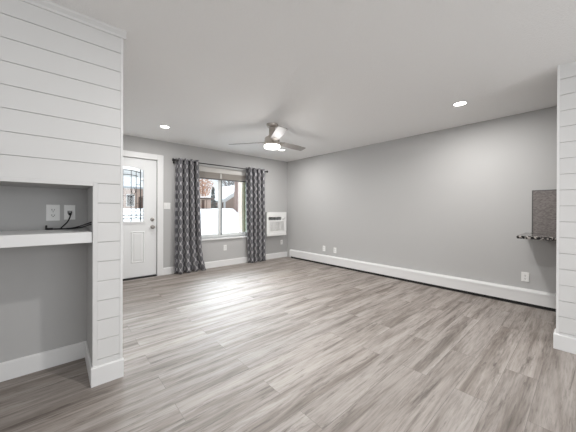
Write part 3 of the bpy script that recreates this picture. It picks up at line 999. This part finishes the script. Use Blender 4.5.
# ------------------------------------------------------------------ right wall: baseboard heater, counter, backsplash
ht = thing('baseboard_heater', 'long white baseboard heater along the foot of the right wall', 'heater', (XR, 2.65, 0))
HX = XR - 0.068
HY0, HY1 = -0.35, YB - 0.205
bm = bmesh.new()
prism(bm, [(HX, 0.040), (HX, 0.168), (HX + 0.004, 0.171), (HX + 0.006, 0.168), (HX + 0.006, 0.040)], HY0, HY1, 'Y')
obj('front_cover', bm, M['trim'], ht)
bm = bmesh.new()
prism(bm, [(XR, 0.205), (XR - 0.045, 0.203), (HX - 0.002, 0.188), (HX - 0.004, 0.168), (HX + 0.001, 0.168), (HX + 0.004, 0.184), (XR - 0.044, 0.198), (XR - 0.004, 0.199), (XR - 0.004, 0.0), (XR, 0.0)], HY0, HY1, 'Y')
obj('back_plate', bm, M['trim'], ht)
bm = bmesh.new()
prism(bm, [(HX + 0.012, 0.0), (XR - 0.005, 0.0), (XR - 0.005, 0.06), (HX + 0.012, 0.06)], HY0, HY1 - 0.01, 'Y')
obj('gap_shadow', bm, M['rubber'], ht)  # black block put in for the shadow in the gap under the cover
bm = bmesh.new()
prism(bm, [(XR, 0.0), (XR, 0.208), (XR - 0.046, 0.206), (HX - 0.004, 0.19), (HX - 0.004, 0.022), (HX + 0.02, 0.0)], HY1, HY1 + 0.03, 'Y')
obj('end_cap', bm, M['trim'], ht)

ctr = tag(obj('countertop', B(3.80, XR - 0.001, -1.9, 0.497, 0.884, 0.916, bev=0.004), M['granite'], loc=(4.14, -0.7, 0.882)), 'black and white speckled granite counter end on the right wall', 'countertop')
bs = thing('tile_backsplash', 'brown mosaic tile backsplash on the right wall above the granite counter', 'backsplash', (XR, -0.7, 0.917))
obj('tile_field', B(XR - 0.010, XR - 0.001, -1.9, 0.428, 0.917, 1.436), M['mosaic'], bs)
bm = bmesh.new()
box(bm, XR - 0.013, XR - 0.001, 0.428, 0.438, 0.917, 1.446); box(bm, XR - 0.013, XR - 0.001, -1.9, 0.428, 1.436, 1.446)
obj('edge_trim', bm, M['shade_rail'], bs)
bc = thing('base_cabinet', 'white kitchen base cabinet under the granite counter, behind the wing wall', 'cabinet', (4.15, -0.9, 0))
obj('cabinet_body', B(3.86, XR - 0.075, -1.88, -0.36, 0.1, 0.881), M['trim'], bc)
obj('toe_kick', B(3.93, XR - 0.075, -1.88, -0.36, 0.0, 0.1), M['plastic_grey'], bc)
for y0, y1 in ((-1.86, -1.13), (-1.11, -0.38)):
    d_ = obj('cabinet_door', B(3.842, 3.86, y0, y1, 0.12, 0.86, bev=0.003), M['trim'], bc)
    obj('door_pull', tube(bmesh.new(), [(3.825, y1 - 0.06, 0.68), (3.825, y1 - 0.06, 0.80)], 0.006, 8), M['nickel'], d_)

# ================================================================== ceiling fan and lamps
FX, FY = 2.362, 3.031
fan = thing('ceiling_fan', 'brushed nickel ceiling fan with three blades and a lit drum light', 'ceiling fan', (FX, FY, H))
obj('canopy', lathe(bmesh.new(), FX, FY, [(0, H), (0.086, H), (0.086, H - 0.012), (0.076, H - 0.035), (0.05, H - 0.05), (0, H - 0.05)], 36), M['nickel'], fan, smooth=40)
obj('downrod', lathe(bmesh.new(), FX, FY, [(0, H - 0.04), (0.046, H - 0.045), (0.046, 2.29), (0.056, 2.275), (0.056, 2.25), (0, 2.25)], 28), M['nickel'], fan, smooth=40)
obj('motor_housing', lathe(bmesh.new(), FX, FY, [(0, 2.258), (0.07, 2.258), (0.098, 2.248), (0.108, 2.235), (0.112, 2.165), (0.115, 2.135), (0.108, 2.133), (0.104, 2.144), (0, 2.144)], 40), M['nickel'], fan, smooth=40)
obj('light_drum', lathe(bmesh.new(), FX, FY, [(0, 2.144), (0.112, 2.144), (0.112, 2.136), (0.117, 2.130), (0.118, 2.116), (0.114, 2.100), (0.100, 2.092), (0.07, 2.088), (0, 2.087)], 44), M['globe'], fan, smooth=40)['label'] = 'lit white opal drum light'
M['blade'] = mat('silver_grey_fan_blade', (0.33, 0.31, 0.295), 0.45)
def fan_blade(ang, pitch):
    R_ = Matrix.Translation((FX, FY, 2.188)) @ Matrix.Rotation(math.radians(ang), 4, 'Z')
    P_ = R_ @ Matrix.Rotation(math.radians(pitch), 4, 'X')
    b_ = bmesh.new()
    out = [(0.13, -0.045), (0.20, -0.062), (0.45, -0.070), (0.66, -0.066), (0.678, -0.053), (0.680, 0.040), (0.665, 0.060), (0.45, 0.064), (0.20, 0.056), (0.13, 0.04)]
    prism(b_, out, -0.003, 0.003, 'Z')
    bmesh.ops.bevel(b_, geom=b_.edges[:], offset=0.0015, segments=1, affect='EDGES')
    b_.transform(P_)
    bl = obj('blade', b_, M['blade'], fan)
    b_ = bmesh.new()
    prism(b_, [(0.08, -0.025), (0.15, -0.02), (0.21, -0.034), (0.225, 0.0), (0.21, 0.034), (0.15, 0.02), (0.08, 0.025)], -0.009, -0.0035, 'Z')
    b_.transform(P_)
    obj('blade_arm', b_, M['nickel'], bl)
for a in (124, 244, 3): fan_blade(a, -13)
l = bpy.data.lights.new('fan_lamp', 'POINT'); l.energy = FAN_W; l.shadow_soft_size = 0.1; l.color = (1.0, 0.985, 0.965)
o = bpy.data.objects.new('fan_lamp', l); C.objects.link(o); o.location = (FX, FY, 2.02)
area('fan_downlight', (FX, FY, 2.068), (FX, FY, 0), 0.2, 0.2, 16.0, (1.0, 0.985, 0.965), 'DISK')

def can(label, x, y, k=1.0):
    t_ = thing('recessed_light', label, 'ceiling light', (x, y, H), 'recessed lights in the ceiling')
    b_ = bmesh.new()
    lathe(b_, x, y, [(0.060, H), (0.078, H - 0.001), (0.080, H - 0.004), (0.074, H - 0.007), (0.062, H - 0.006), (0.060, H)], 36)
    obj('trim_ring', b_, M['trim'], t_, smooth=40)
    obj('lens', lathe(bmesh.new(), x, y, [(0, H - 0.001), (0.061, H - 0.001), (0.061, H - 0.005), (0, H - 0.0055)], 36), M['glow'], t_)
    area('can_lamp', (x, y, H - 0.012), (x, y, 0), 0.12, 0.12, CAN_W * k, (1.0, 0.985, 0.965), 'DISK')
can('round lit recessed light in the ceiling near the white door', 1.219, 4.186, 0.55)
can('round lit recessed light just beyond the ceiling fan, nearest the far corner', 3.487, 4.151, 0.8)
can('round lit recessed light in the ceiling over the right wall, nearest the granite counter', 3.529, 0.969)
can('round lit recessed light in the ceiling nearest the shiplap niche wall', 1.05, 0.62)
